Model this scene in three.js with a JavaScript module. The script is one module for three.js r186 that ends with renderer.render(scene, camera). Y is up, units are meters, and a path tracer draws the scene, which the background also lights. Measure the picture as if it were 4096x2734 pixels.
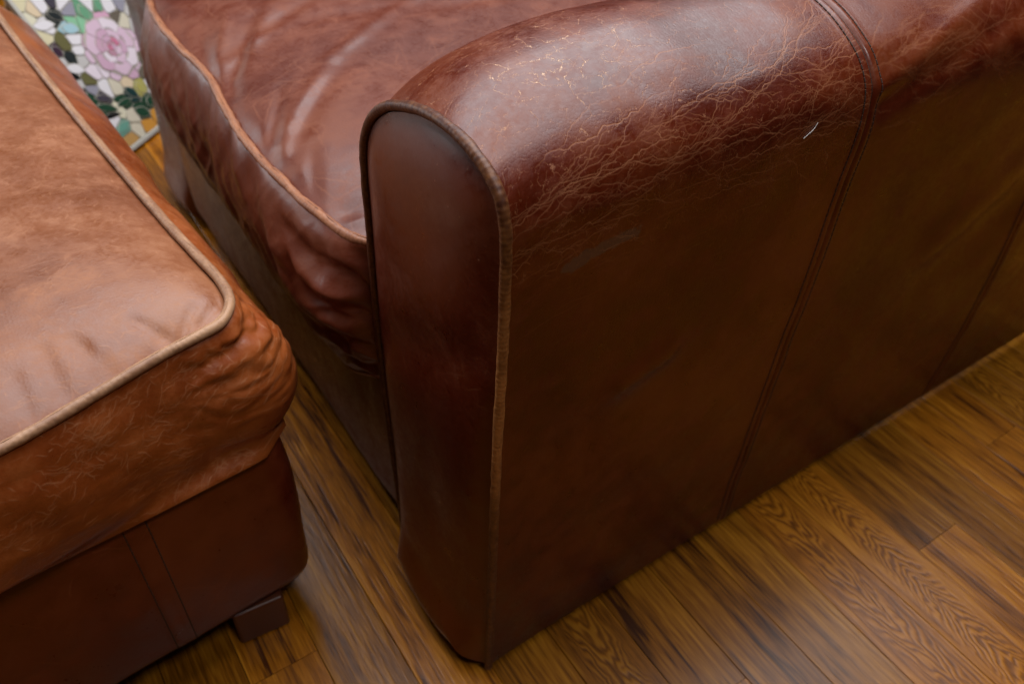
import * as THREE from 'three';
import { mergeGeometries } from 'three/addons/utils/BufferGeometryUtils.js';
import { RectAreaLightUniformsLib } from 'three/addons/lights/RectAreaLightUniformsLib.js';
import { RoundedBoxGeometry } from 'three/addons/geometries/RoundedBoxGeometry.js';

// ---------------------------------------------------------------- camera, light, exposure
const scene = new THREE.Scene();
const camera = new THREE.PerspectiveCamera(44.65, 4096 / 2734, 0.05, 40);
camera.position.set(-0.2475, 0.896, 0.3686);
camera.rotation.set(-0.7396, -0.6157, 0.042, 'YXZ');
camera.focus = 0.63;
camera.userData.fStop = 6.3;
camera.updateMatrixWorld(true);
const renderer = new THREE.WebGLRenderer({ antialias: true });
renderer.toneMapping = THREE.LinearToneMapping;
renderer.toneMappingExposure = 1.08;
renderer.shadowMap.enabled = true;
RectAreaLightUniformsLib.init();
scene.background = new THREE.Color().setRGB(0.007, 0.006, 0.005);   // the dim rest of the room
function areaLamp(name, label, category, at, towards, w, h, color, intensity, glow) {
  const g = new THREE.Group(); g.name = name; g.position.set(...at); g.lookAt(...towards);   // a group's +z turns to the target
  g.userData = { label, category };
  const pane = new THREE.Mesh(new THREE.PlaneGeometry(w, h), new THREE.MeshStandardMaterial({ color: 0x111111, roughness: 0.6, emissive: color, emissiveIntensity: glow }));
  pane.name = name.includes('window') ? 'window_pane' : 'lamp_diffuser'; pane.position.z = -0.004; g.add(pane);
  const fm = new THREE.MeshStandardMaterial({ color: 0xd8d4cc, roughness: 0.5 });
  for (const [x, y, a, b] of [[0, h / 2 + 0.03, w + 0.12, 0.06], [0, -h / 2 - 0.03, w + 0.12, 0.06], [w / 2 + 0.03, 0, 0.06, h], [-w / 2 - 0.03, 0, 0.06, h]]) {
    const f = new THREE.Mesh(new THREE.BoxGeometry(a, b, 0.05), fm); f.position.set(x, y, -0.03); f.name = 'frame'; f.castShadow = f.receiveShadow = true; g.add(f);
  }
  scene.add(g);
  const l = new THREE.RectAreaLight(color, intensity, w, h); l.position.set(...at); l.lookAt(...towards); l.castShadow = true; scene.add(l);
  return g;
}
areaLamp('ceiling_lamp', 'small square white ceiling lamp above the arm of the chair', 'lamp', [0.02, 2.42, 1.0], [0.02, 0, 1.0], 0.4, 0.4, new THREE.Color(1, 0.98, 0.97), 26, 0.6);
areaLamp('skylight_window', 'broad skylight window overhead above the armchair and ottoman', 'window', [0.95, 2.55, -1.15], [0.95, 0, -1.15], 3.3, 2.7, new THREE.Color(0.985, 0.97, 1.0), 5.2, 0.4);
areaLamp('window', 'tall daylight window in the far side beyond the glass panel', 'window', [-1.9, 1.3, -3.4], [-0.6, 0.9, 0], 2.0, 1.6, new THREE.Color(0.95, 0.97, 1), 3.0, 0.4);

// ---------------------------------------------------------------- helpers
const FLOOR = -0.012;
let seed = 7;
const rnd = () => { seed = (seed * 1664525 + 1013904223) >>> 0; return seed / 4294967296; };
const rr = (a, b) => a + (b - a) * rnd();
const gauss = () => (rnd() + rnd() + rnd() + rnd() - 2) * 1.22;
const clamp = (x, a = 0, b = 1) => Math.min(b, Math.max(a, x));
const lerp = (a, b, t) => a + (b - a) * t;
const sm = (a, b, x) => { const t = clamp((x - a) / (b - a)); return t * t * (3 - 2 * t); };
const hash = (x, y, s = 0) => { let h = Math.imul(x | 0, 374761393) ^ Math.imul(y | 0, 668265263) ^ Math.imul(s | 0, 1442695041); h = Math.imul(h ^ (h >>> 13), 1274126177); h ^= h >>> 16; return (h >>> 0) / 4294967296; };
function vn(x, y, s = 0) {
  const xi = Math.floor(x), yi = Math.floor(y); let fx = x - xi, fy = y - yi;
  fx = fx * fx * (3 - 2 * fx); fy = fy * fy * (3 - 2 * fy);
  const a = hash(xi, yi, s), b = hash(xi + 1, yi, s), c = hash(xi, yi + 1, s), d = hash(xi + 1, yi + 1, s);
  return a + (b - a) * fx + (c - a) * fy + (a - b - c + d) * fx * fy;
}
const fbm = (x, y, o = 4, s = 0) => { let v = 0, a = 0.5, t = 0; for (let i = 0; i < o; i++) { v += a * vn(x, y, s + i * 17); t += a; x = x * 2.03 + 3.1; y = y * 2.03 + 1.7; a *= 0.5; } return v / t; };
// photo pixel (4096 wide) -> point on a plane
const FPX = 3329.15;
function ray(u, v) { return new THREE.Vector3((u - 2048) / FPX, -(v - 1367) / FPX, -1).applyEuler(camera.rotation).normalize(); }
function pxOn(u, v, axis, val) { const d = ray(u, v), c = camera.position; return c.clone().addScaledVector(d, (val - c[axis]) / d[axis]); }

function mesh(name, geo, mat, parent) { const m = new THREE.Mesh(geo, mat); m.name = name; m.castShadow = m.receiveShadow = true; parent.add(m); return m; }
function group(name, label, category) { const g = new THREE.Group(); g.name = name; g.userData = { label, category }; scene.add(g); return g; }
function grid(nu, nv, fn, flip = false) {           // fn(i/nu, j/nv) -> [x,y,z,u,v]
  const p = [], uv = [], ix = [];
  for (let j = 0; j <= nv; j++) for (let i = 0; i <= nu; i++) { const q = fn(i / nu, j / nv); p.push(q[0], q[1], q[2]); uv.push(q[3], q[4]); }
  const W = nu + 1;
  for (let j = 0; j < nv; j++) for (let i = 0; i < nu; i++) {
    const a = j * W + i, b = a + 1, c = a + W, d = c + 1;
    if (flip) ix.push(a, c, b, b, c, d); else ix.push(a, b, c, b, d, c);
  }
  const g = new THREE.BufferGeometry();
  g.setAttribute('position', new THREE.Float32BufferAttribute(p, 3)); g.setAttribute('uv', new THREE.Float32BufferAttribute(uv, 2)); g.setIndex(ix); g.computeVertexNormals(); return g;
}
function tube(pts, r, seg, rs = 8, closed = false, wob = 0) {  // uv: u along the length in metres, v around
  const c = new THREE.CatmullRomCurve3(pts, closed, 'centripetal'); const L = c.getLength();
  const g = new THREE.TubeGeometry(c, seg, r, rs, closed);
  const uv = g.attributes.uv, P = g.attributes.position, N = g.attributes.normal;
  for (let i = 0; i < uv.count; i++) {
    uv.setX(i, uv.getX(i) * L); uv.setY(i, uv.getY(i) * 0.02);
    if (wob) { const k = wob * (fbm(uv.getX(i) * 90, uv.getY(i) * 60, 2, 5) - 0.5); P.setXYZ(i, P.getX(i) + N.getX(i) * k, P.getY(i) + N.getY(i) * k, P.getZ(i) + N.getZ(i) * k); }
  }
  return g;
}
const V3 = (x, y, z) => new THREE.Vector3(x, y, z);
function dataTex(w, h, fill, srgb, repeat = true) {
  const d = new Uint8Array(w * h * 4);
  fill(d); const t = new THREE.DataTexture(d, w, h, THREE.RGBAFormat); if (srgb) t.colorSpace = THREE.SRGBColorSpace;
  t.magFilter = THREE.LinearFilter; t.minFilter = THREE.LinearMipmapLinearFilter; t.generateMipmaps = true;
  t.wrapS = t.wrapT = repeat ? THREE.MirroredRepeatWrapping : THREE.ClampToEdgeWrapping; t.needsUpdate = true; return t;
}
const toS = (l) => { l = clamp(l); return Math.round(255 * (l <= 0.0031308 ? 12.92 * l : 1.055 * Math.pow(l, 1 / 2.4) - 0.055)); };

// ---------------------------------------------------------------- leather
class Cracks {                                         // a raster of crack strength, in metres
  constructor(w, h, mw, mh) { Object.assign(this, { w, h, mw, mh, a: new Float32Array(w * h), b: new Float32Array(w * h) }); }
  stamp(x, y, r, s, pale) {
    const px = x / this.mw * this.w, py = y / this.mh * this.h, rx = Math.max(0.7, r / this.mw * this.w), ry = Math.max(0.7, r / this.mh * this.h);
    for (let j = Math.floor(py - 2 * ry); j <= py + 2 * ry; j++) for (let i = Math.floor(px - 2 * rx); i <= px + 2 * rx; i++) {
      if (i < 0 || j < 0 || i >= this.w || j >= this.h) continue;
      const d = ((i + .5 - px) / rx) ** 2 + ((j + .5 - py) / ry) ** 2, k = j * this.w + i, v = s * Math.exp(-d);
      if (v > this.a[k]) { this.a[k] = v; this.b[k] = pale; }
    }
  }
  walk(x, y, dir, len, r, s, { jit = 0.35, bend = 0, branch = 0.0, pale = 0, depth = 0 } = {}) {
    const step = 0.0004, n = len / step; let d = dir, hold = 0, turn = 0;
    for (let i = 0; i < n; i++) {
      if (hold-- <= 0) { hold = 2 + rnd() * 8; turn = gauss() * jit; }
      const e = Math.sin(Math.PI * clamp(i / n, 0.04, 0.96)) ** 0.5, m = 0.55 + 0.45 * vn(i * 0.09, s * 99, 3);
      x += Math.cos(d + turn) * step; y += Math.sin(d + turn) * step; d += bend * step;
      this.stamp(x, y, r * (0.6 + 0.4 * e), s * e * m, pale);
      if (depth < 2 && rnd() < branch * step * 100) this.walk(x, y, d + (rnd() < .5 ? -1 : 1) * rr(0.2, 0.6), len * rr(0.15, 0.45), r * 0.8, s * 0.8, { jit, branch, pale, depth: depth + 1 });
    }
  }
}
function voronoiEdge(x, y, s) {                        // distance to the nearest cell border, and a number for that border
  const xi = Math.floor(x), yi = Math.floor(y); let d1 = 9, d2 = 9, i1 = 0, i2 = 0;
  for (let j = -1; j <= 1; j++) for (let i = -1; i <= 1; i++) {
    const cx = xi + i, cy = yi + j, px = cx + 0.12 + 0.76 * hash(cx, cy, s), py = cy + 0.12 + 0.76 * hash(cx, cy, s + 9), d = (px - x) ** 2 + (py - y) ** 2, id = hash(cx, cy, s + 21);
    if (d < d1) { d2 = d1; i2 = i1; d1 = d; i1 = id; } else if (d < d2) { d2 = d; i2 = id; }
  }
  return [Math.sqrt(d2) - Math.sqrt(d1), (i1 + i2) * 7.13 % 1, Math.sqrt(d1)];
}
// col: [dark, mid, light, crack, pale]; returns maps over mw x mh metres
function leatherMaps({ w, h, mw, mh, col, s = 1, cracks = null, extra = null, grain = 1, mott = 1, bumpCrack = 0.8, rough = 0 }) {
  const C = new Uint8Array(w * h * 4), B = new Float32Array(w * h * 4), Rg = new Uint8Array(w * h * 4);
  for (let j = 0; j < h; j++) for (let i = 0; i < w; i++) {
    const x = i / w * mw, y = j / h * mh, k = j * w + i;
    const big = fbm(x * 9, y * 9, 4, s), mid = fbm(x * 55 + 9, y * 55, 3, s + 40), fine = fbm(x * 300, y * 300, 2, s + 80);
    let t = 0.5 + mott * (1.25 * (big - 0.5) + 0.75 * (mid - 0.5)) + 0.22 * (fine - 0.5); t = 0.5 + 0.5 * Math.tanh((t - 0.5) * 1.7);
    const rub = sm(0.56, 0.8, fbm(x * 24 + 40, y * 30 + 7, 4, s + 120)) * (0.35 + 0.65 * fine);
    let c = t < 0.5 ? col[0].map((v, n) => lerp(v, col[1][n], clamp(t * 2))) : col[1].map((v, n) => lerp(v, col[2][n], clamp(t * 2 - 1)));
    c = c.map((v, n) => lerp(v, col[2][n] * 1.15, rub * 0.45));
    let cr = 0, pale = 0; if (cracks) { cr = clamp(cracks.a[k]); pale = cracks.b[k]; }
    const v1 = voronoiEdge(x * 300, y * 300, s + 5);
    let bump = 0.5 + grain * (0.05 * sm(0, 0.4, v1[0]) + 0.08 * (fine - 0.5)) + 0.12 * (mid - 0.5) - 0.30 * bumpCrack * cr;
    let ro = 0.385 + rough + 0.20 * (fine - 0.5) + 0.22 * (mid - 0.5) + 0.30 * cr + 0.12 * rub;
    if (extra) { const e = extra(x, y, c, ro, bump); if (e) { c = e[0]; ro = e[1]; bump = e[2] ?? bump; } }
    const ct = lerp(0, 1, cr * 0.9); c = c.map((v, n) => lerp(v, lerp(col[3][n], col[4][n], pale), ct));
    C[k * 4] = toS(c[0]); C[k * 4 + 1] = toS(c[1]); C[k * 4 + 2] = toS(c[2]); C[k * 4 + 3] = 255;
    B[k * 4] = B[k * 4 + 1] = B[k * 4 + 2] = bump; B[k * 4 + 3] = 1;
    const q = Math.round(255 * clamp(ro, 0.12, 0.95)); Rg[k * 4] = Rg[k * 4 + 1] = Rg[k * 4 + 2] = q; Rg[k * 4 + 3] = 255;
  }
  const mk = (d, type, srgb) => { const t = new THREE.DataTexture(d, w, h, THREE.RGBAFormat, type); if (srgb) t.colorSpace = THREE.SRGBColorSpace; t.magFilter = THREE.LinearFilter; t.wrapS = t.wrapT = THREE.MirroredRepeatWrapping; t.repeat.set(1 / mw, 1 / mh); t.needsUpdate = true; return t; };
  return { map: mk(C, THREE.UnsignedByteType, true), bumpMap: mk(B, THREE.FloatType), roughnessMap: mk(Rg, THREE.UnsignedByteType) };
}
const leatherMat = (maps, o = {}) => new THREE.MeshPhysicalMaterial({ ...maps, roughness: 1.0, metalness: 0, bumpScale: 0.0009, specularIntensity: 0.72, clearcoat: 0.16, clearcoatRoughness: 0.17, ...o });

const CHAIR = [[0.046, 0.0040, 0.0007], [0.088, 0.0105, 0.0015], [0.140, 0.028, 0.0052], [0.46, 0.200, 0.088], [0.72, 0.50, 0.33]];
// near arm, front section: x 0..0.37, arc 0..1.05
const ARMW = 0.37, ARMH = 1.05;
const ck = new Cracks(2048, 2048, ARMW, ARMH);
seed = 11;
for (let i = 0; i < 30; i++) { const a = 0.606 + gauss() * 0.036; ck.walk(rr(-0.08, 0.26), a, gauss() * 0.11 + 0.04, rr(0.06, 0.24), rr(0.00016, 0.00028), rr(0.45, 1.0), { jit: 0.5, branch: 0.2, bend: gauss() * 2 }); }
for (let i = 0; i < 20; i++) ck.walk(rr(-0.03, 0.10), 0.578 + gauss() * 0.014, gauss() * 0.22, rr(0.015, 0.05), 0.0002, rr(0.5, 0.9), { jit: 0.55, branch: 0.5 });
for (let i = 0; i < 36; i++) { const a = rr(0.42, 0.58); ck.walk(rr(-0.02, 0.34), a, gauss() * 0.08 + 0.05, rr(0.02, 0.08), 0.00018, rr(0.15, 0.42) * sm(0.40, 0.55, a), { jit: 0.3 }); }
for (let i = 0; i < 150; i++) ck.walk(rr(0, 0.36), 0.606 + gauss() * 0.038, rr(0.4, 1.4) * (rnd() < .5 ? -1 : 1), rr(0.004, 0.020), 0.00016, rr(0.2, 0.55), { jit: 0.55 });
for (let i = 0; i < 24; i++) ck.walk(rr(0, 0.36), rr(0.62, 0.80), gauss() * 0.3 + (rnd() < 0.3 ? 1.2 : 0), rr(0.05, 0.14), 0.00018, rr(0.2, 0.45), { jit: 0.45, branch: 0.3 });
for (let j = 0; j < ck.h; j++) {                        // crackle net over crown and shoulder
  const y = j / ck.h * ARMH; if (y < 0.50 || y > 0.88) continue;
  for (let i = 0; i < ck.w; i++) {
    const x = i / ck.w * ARMW, wx = x + 0.012 * (fbm(x * 70, y * 70, 4, 3) - .5) + 0.003 * (fbm(x * 500, y * 500, 2, 5) - .5), wy = y + 0.012 * (fbm(x * 70 + 9, y * 70, 4, 4) - .5) + 0.003 * (fbm(x * 500, y * 500, 2, 6) - .5);
    let v = 0, pale = 0; const k = j * ck.w + i;
    const patch = Math.exp(-(((x - 0.105) / 0.085) ** 2) - (((y - 0.705) / 0.045) ** 2)), edge = sm(0.50, 0.57, y) * (1 - sm(0.80, 0.88, y));
    for (const [sx, sy, s, str, wd] of [[21, 36, 31, 0.42, 0.013], [44, 85, 36, 0.45, 0.026], [95, 170, 32, 0.30, 0.05]]) {
      const e = voronoiEdge(wx * sx, wy * sy, s), on = sm(0.50 - 0.28 * patch, 0.66 - 0.25 * patch, e[1]) * sm(0.32, 0.62, fbm(x * 90, y * 90, 3, s));
      const q = (str + 0.9 * patch * (sx < 90 ? 1 : 0.3)) * sm(wd, wd * 0.25, e[0]) * on; if (q > v) { v = q; pale = clamp(patch * 1.3 * (sx < 90 ? 1 : 0.4)); }
    }
    v *= edge; if (v > ck.a[k]) { ck.a[k] = v; ck.b[k] = pale; }
  }
}
const residue = (x, y, c, ro, bump) => {                // the dull greyish scuff below the cracked shoulder
  const e = Math.min(x - 0.048, 0.118 - x) + 0.020 * (fbm(x * 90, y * 90, 3, 77) - 0.5), f = Math.min(y - (0.541 + (x - .05) * 0.06), (0.556 + (x - .05) * 0.06) - y) + 0.010 * (fbm(x * 120 + 4, y * 160, 3, 78) - 0.5);
  const m = sm(0, 0.003, Math.min(e, f)); if (m <= 0) return null; return [c.map((v, n) => lerp(v, [0.115, 0.080, 0.048][n], m * 0.45)), lerp(ro, 0.55, m)];
};
const armFrontMat = leatherMat(leatherMaps({ w: 2048, h: 2048, mw: ARMW, mh: ARMH, col: CHAIR, s: 3, cracks: ck, extra: residue, mott: 1.4 }));
const ck2 = new Cracks(1024, 1024, 0.8, ARMH);
for (let i = 0; i < 46; i++) { const a = 0.62 + gauss() * 0.04; ck2.walk(rr(-0.03, 0.75), a, gauss() * 0.2 + 0.1, rr(0.05, 0.2), 0.0004, rr(0.08, 0.28), { jit: 0.35, branch: 0.4, bend: gauss() * 2 }); }
for (let i = 0; i < 30; i++) ck2.walk(rr(0, 0.10), 0.6 + gauss() * 0.04, gauss() * 0.4, rr(0.02, 0.06), 0.0004, rr(0.1, 0.35), { jit: 0.5 });
for (let i = 0; i < 50; i++) ck2.walk(rr(0, 0.7), rr(0.1, 0.5), gauss() * 0.5, rr(0.02, 0.1), 0.0005, rr(0.08, 0.2), { jit: 0.3 });
const armRearMat = leatherMat(leatherMaps({ w: 1024, h: 1024, mw: 0.8, mh: ARMH, col: CHAIR, s: 6, cracks: ck2, mott: 1.4 }));
// plain chair leather (panels, apron)
const ck3 = new Cracks(1024, 1024, 0.6, 0.6);
for (let i = 0; i < 90; i++) ck3.walk(rr(0, .6), rr(0, .6), rr(0, 6.28), rr(0.004, 0.03), 0.0004, rr(0.08, 0.3), { jit: 0.3 });
for (let i = 0; i < 500; i++) ck3.stamp(rr(0, .6), rr(0, .6), rr(0.0002, 0.0006), rr(0.2, 0.6), 0.3);
const panelMat = leatherMat(leatherMaps({ w: 1024, h: 1024, mw: 0.6, mh: 0.6, col: CHAIR, s: 9, cracks: ck3, grain: 0.35, mott: 0.45 }), { bumpScale: 0.0008 });
// seat cushion leather: redder, softly wrinkled
const CUSH = [[0.068, 0.0095, 0.0030], [0.110, 0.0220, 0.0078], [0.165, 0.045, 0.0170], [0.36, 0.14, 0.065], [0.5, 0.3, 0.2]];
const ck4 = new Cracks(1024, 1024, 0.8, 0.8);
for (let i = 0; i < 260; i++) ck4.walk(rr(0, .8), rr(0, .8), rr(0, 6.28), rr(0.02, 0.12), 0.0009, rr(0.08, 0.28), { jit: 0.3, branch: 0.3, bend: gauss() * 4 });
const cushMat = leatherMat(leatherMaps({ w: 1024, h: 1024, mw: 0.8, mh: 0.8, col: CUSH, s: 14, cracks: ck4, mott: 0.9, rough: 0.08 }));
// ottoman leather: paler, dusty, scratched
const OTT = [[0.130, 0.039, 0.0155], [0.210, 0.073, 0.030], [0.305, 0.128, 0.058], [0.44, 0.20, 0.095], [0.55, 0.36, 0.24]];
const ck5 = new Cracks(1024, 1024, 0.7, 0.7);
for (let i = 0; i < 240; i++) ck5.walk(rr(0, .7), rr(0, .7), rr(0, 6.28), rr(0.01, 0.08), 0.0008, rr(0.08, 0.30), { jit: 0.3, branch: 0.5 });
for (let i = 0; i < 3200; i++) ck5.walk(rr(0, .7), rr(0, .7), rr(0, 6.28), rr(0.002, 0.014), 0.0006, rr(0.14, 0.5), { jit: 0.5 });
const ottTopMat = leatherMat(leatherMaps({ w: 1024, h: 1024, mw: 0.7, mh: 0.7, col: OTT, s: 20, cracks: ck5, mott: 0.85 }), { bumpScale: 0.0012, clearcoat: 0.06 });
const OTS = [[0.120, 0.020, 0.0032], [0.205, 0.042, 0.0066], [0.31, 0.086, 0.018], [0.42, 0.19, 0.085], [0.5, 0.3, 0.18]];
const ck6 = new Cracks(1024, 512, 0.6, 0.3);
const scuffs = []; for (let i = 0; i < 34; i++) scuffs.push([rr(0, .6), rr(0, .16), gauss() * 0.7]);
for (let i = 0; i < 1500; i++) { const q = scuffs[Math.floor(rnd() * 34)], far = rnd() < 0.35; ck6.walk(far ? rr(0, .6) : q[0] + gauss() * 0.022, far ? rr(0, .18) : q[1] + gauss() * 0.014, q[2] + gauss() * 0.45, rr(0.003, 0.018), rr(0.0003, 0.0007), rr(0.16, 0.65), { jit: 0.45 }); }
for (let i = 0; i < 46; i++) ck6.walk(rr(0, .6), rr(0, .18), gauss() * 0.7, rr(0.03, 0.07), 0.0005, rr(0.15, 0.4), { jit: 0.35, branch: 0.3 });
const ottSideMat = leatherMat(leatherMaps({ w: 1024, h: 512, mw: 0.6, mh: 0.3, col: OTS, s: 25, cracks: ck6 }));
const ck7 = new Cracks(1024, 512, 0.6, 0.3);
for (let i = 0; i < 26; i++) ck7.walk(rr(0, .6), rr(0, .25), rr(0, 6.28), rr(0.02, 0.09), 0.0007, rr(0.1, 0.3), { jit: 0.2, bend: gauss() * 6 });
const OTB = [[0.070, 0.0075, 0.0018], [0.110, 0.0145, 0.0035], [0.16, 0.031, 0.008], [0.36, 0.12, 0.05], [0.5, 0.3, 0.18]];
const ottBaseMat = leatherMat(leatherMaps({ w: 1024, h: 512, mw: 0.6, mh: 0.3, col: OTB, s: 28, cracks: ck7, grain: 0.7 }));
// piping: rubbed tan along the length
function pipeMat(col, wear, s) {                        // wear(u) 0..1 along the length in metres, v around 0..0.02
  const w = 1024, h = 64, mw = 1.6;
  const t = dataTex(w, h, (d) => { for (let j = 0; j < h; j++) for (let i = 0; i < w; i++) {
    const u = i / w * mw, k = (j * w + i) * 4, n = fbm(u * 300, j * 0.12, 3, s), m = fbm(u * 40, j * 0.05, 3, s + 5), rib = 0.5 + 0.5 * Math.sin(u * 2600 + 6 * m);
    const a = clamp(wear(u) * (0.35 + 1.1 * m) + 0.5 * (n - 0.5) + 0.12 * (rib - 0.5)); for (let c = 0; c < 3; c++) d[k + c] = toS(lerp(col[0][c], col[1][c], a)); d[k + 3] = 255;
  } }, true);
  t.repeat.set(1 / mw, 50);
  const b = dataTex(w, h, (d) => { for (let j = 0; j < h; j++) for (let i = 0; i < w; i++) { const u = i / w * mw, k = (j * w + i) * 4, q = Math.round(255 * clamp(0.5 + 0.5 * (fbm(u * 420, j * 0.1, 2, s + 8) - 0.5) + 0.08 * Math.sin(u * 2600))); d[k] = d[k + 1] = d[k + 2] = q; d[k + 3] = 255; } }, false);
  b.repeat.set(1 / mw, 50);
  return new THREE.MeshPhysicalMaterial({ map: t, bumpMap: b, bumpScale: 0.0012, roughness: 0.48, specularIntensity: 0.8 });
}
const armPipeMat = pipeMat([[0.055, 0.0125, 0.004], [0.36, 0.145, 0.040]], (u) => 0.10 + 0.95 * Math.exp(-(((u - 0.42) / 0.13) ** 2)), 60);
const cushPipeMat = pipeMat([[0.11, 0.03, 0.014], [0.33, 0.135, 0.062]], () => 0.75, 61);
const ottPipeMat = pipeMat([[0.14, 0.050, 0.020], [0.37, 0.205, 0.110]], (u) => 0.66 + 0.6 * Math.exp(-(((u - 0.055) / 0.03) ** 2)), 62);
const stitchMat = new THREE.MeshStandardMaterial({ color: new THREE.Color().setRGB(0.036, 0.014, 0.007), roughness: 0.7 });

// ---------------------------------------------------------------- armchair
const chair = group('armchair', 'dark red-brown leather armchair with cracked rounded arm and piped front panel', 'armchair');
const resample = (pts, n) => { const c = new THREE.CatmullRomCurve3(pts.map(([z, y]) => V3(z, y, 0)), false, 'centripetal'); c.arcLengthDivisions = 2000; return c.getSpacedPoints(n).map((p) => [p.x, p.y]); };
const NT = 240;
const F = resample([[0, 0.0], [0.002, 0.12], [0.003, 0.25], [0.005, 0.38], [0.008, 0.49], [0.0085, 0.56], [0.007, 0.592], [0.001, 0.611], [-0.013, 0.623], [-0.034, 0.630], [-0.061, 0.632], [-0.095, 0.628], [-0.132, 0.616], [-0.158, 0.603], [-0.184, 0.580], [-0.199, 0.552], [-0.204, 0.47], [-0.208, 0.347], [-0.205, 0.204], [-0.190, 0.0]], NT);
const M = resample([[-0.003, 0.0], [0.000, 0.1], [0.001, 0.23], [0.003, 0.38], [0.006, 0.494], [0.010, 0.555], [0.010, 0.583], [0.006, 0.602], [-0.001, 0.614], [-0.013, 0.626], [-0.029, 0.636], [-0.048, 0.645], [-0.068, 0.651], [-0.095, 0.656], [-0.125, 0.655], [-0.155, 0.647], [-0.180, 0.630], [-0.198, 0.602], [-0.207, 0.565], [-0.209, 0.5], [-0.209, 0.35], [-0.208, 0.2], [-0.2, 0.0]], NT);
const ML = (() => { const a = [0]; for (let i = 1; i <= NT; i++) a.push(a[i - 1] + Math.hypot(M[i][0] - M[i - 1][0], M[i][1] - M[i - 1][1])); return a; })();
const SEAMS = [0.361, 0.792];
function armPt(x, t, off = 0) {                        // t 0..1 over the profile; returns [x,y,z,arc]
  const s = 1 - Math.exp(-Math.max(x, 0) / 0.045), f = t * NT, i = Math.min(NT - 1, Math.floor(f)), q = f - i;
  const at = (k) => [lerp(F[k][0], M[k][0], s), lerp(F[k][1], M[k][1], s)];
  const a = at(i), b = at(i + 1), c = [lerp(a[0], b[0], q), lerp(a[1], b[1], q)];
  let tz = b[0] - a[0], ty = b[1] - a[1]; const L = Math.hypot(tz, ty); tz /= L; ty /= L; const nz = ty, ny = -tz;
  const arc = lerp(ML[i], ML[i + 1], q);
  let d = off;
  for (const sx of SEAMS) { const e = Math.abs(x - sx); d += -0.0026 * Math.exp(-((e / 0.0016) ** 2)) + 0.0012 * Math.exp(-((e / 0.010) ** 4)) - 0.0006 * Math.exp(-(((e - 0.009) / 0.0012) ** 2)) - 0.0015 * Math.exp(-((e / 0.03) ** 2)) * sm(.55, .62, arc); }
  const slack = sm(0.02, 0.08, x) * sm(0.02, 0.08, arc);
  d += slack * (0.0090 * (fbm(x * 6 + 3, arc * 5, 2, 90) - 0.5) + 0.0022 * (fbm(x * 16, arc * 22, 2, 91) - 0.5));
  // the soft dent and crease on the side, and one on the rear section
  const cr = (x0, y0, x1, y1, w, h) => { const dx = x1 - x0, dy = y1 - y0, l2 = dx * dx + dy * dy, k = clamp(((x - x0) * dx + (arc - y0) * dy) / l2), ex = x - x0 - k * dx, ey = arc - y0 - k * dy, sg = (ex * dy - ey * dx) / Math.sqrt(l2); return h * Math.exp(-(ex * ex + ey * ey) / (w * w)) * (1 + 0.12 * Math.tanh(sg / (w * 1.0))); };
  d += cr(0.128, 0.383, 0.178, 0.395, 0.017, 0.0052) - cr(0.10, 0.335, 0.19, 0.350, 0.045, 0.0035) + cr(0.60, 0.36, 0.70, 0.41, 0.036, 0.0060) - cr(0.62, 0.30, 0.74, 0.35, 0.05, 0.006);
  // puckers where the cover is pulled to the front piping, and long pulls on the shoulder behind the seam
  d += 0.0010 * Math.exp(-x / 0.018) * (fbm(arc * 120, x * 20, 2, 95) - 0.5) * sm(0, 0.01, x);
  d += cr(0.37, 0.600, 0.55, 0.655, 0.008, 0.0025) - cr(0.38, 0.585, 0.60, 0.63, 0.012, 0.003) + cr(0.02, 0.600, 0.12, 0.585, 0.006, 0.0012);
  return [x, c[1] + ny * d, c[0] + nz * d, arc];
}
const FARX = 0.022;
const mirrorFar = (p) => [p[0] + FARX, p[1], -1.185 - p[2], p[3]];   // the other arm
function armSection(name, x0, x1, nx, mat, far, parent, uvx) {
  const dense = (u) => lerp(x0, x1, u);
  const g = grid(nx, NT, (u, t) => { let p = armPt(dense(u), t); if (far) p = mirrorFar(p); return [p[0], p[1], p[2], dense(u) - uvx, p[3]]; }, far);
  return mesh(name, g, mat, parent);
}
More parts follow.
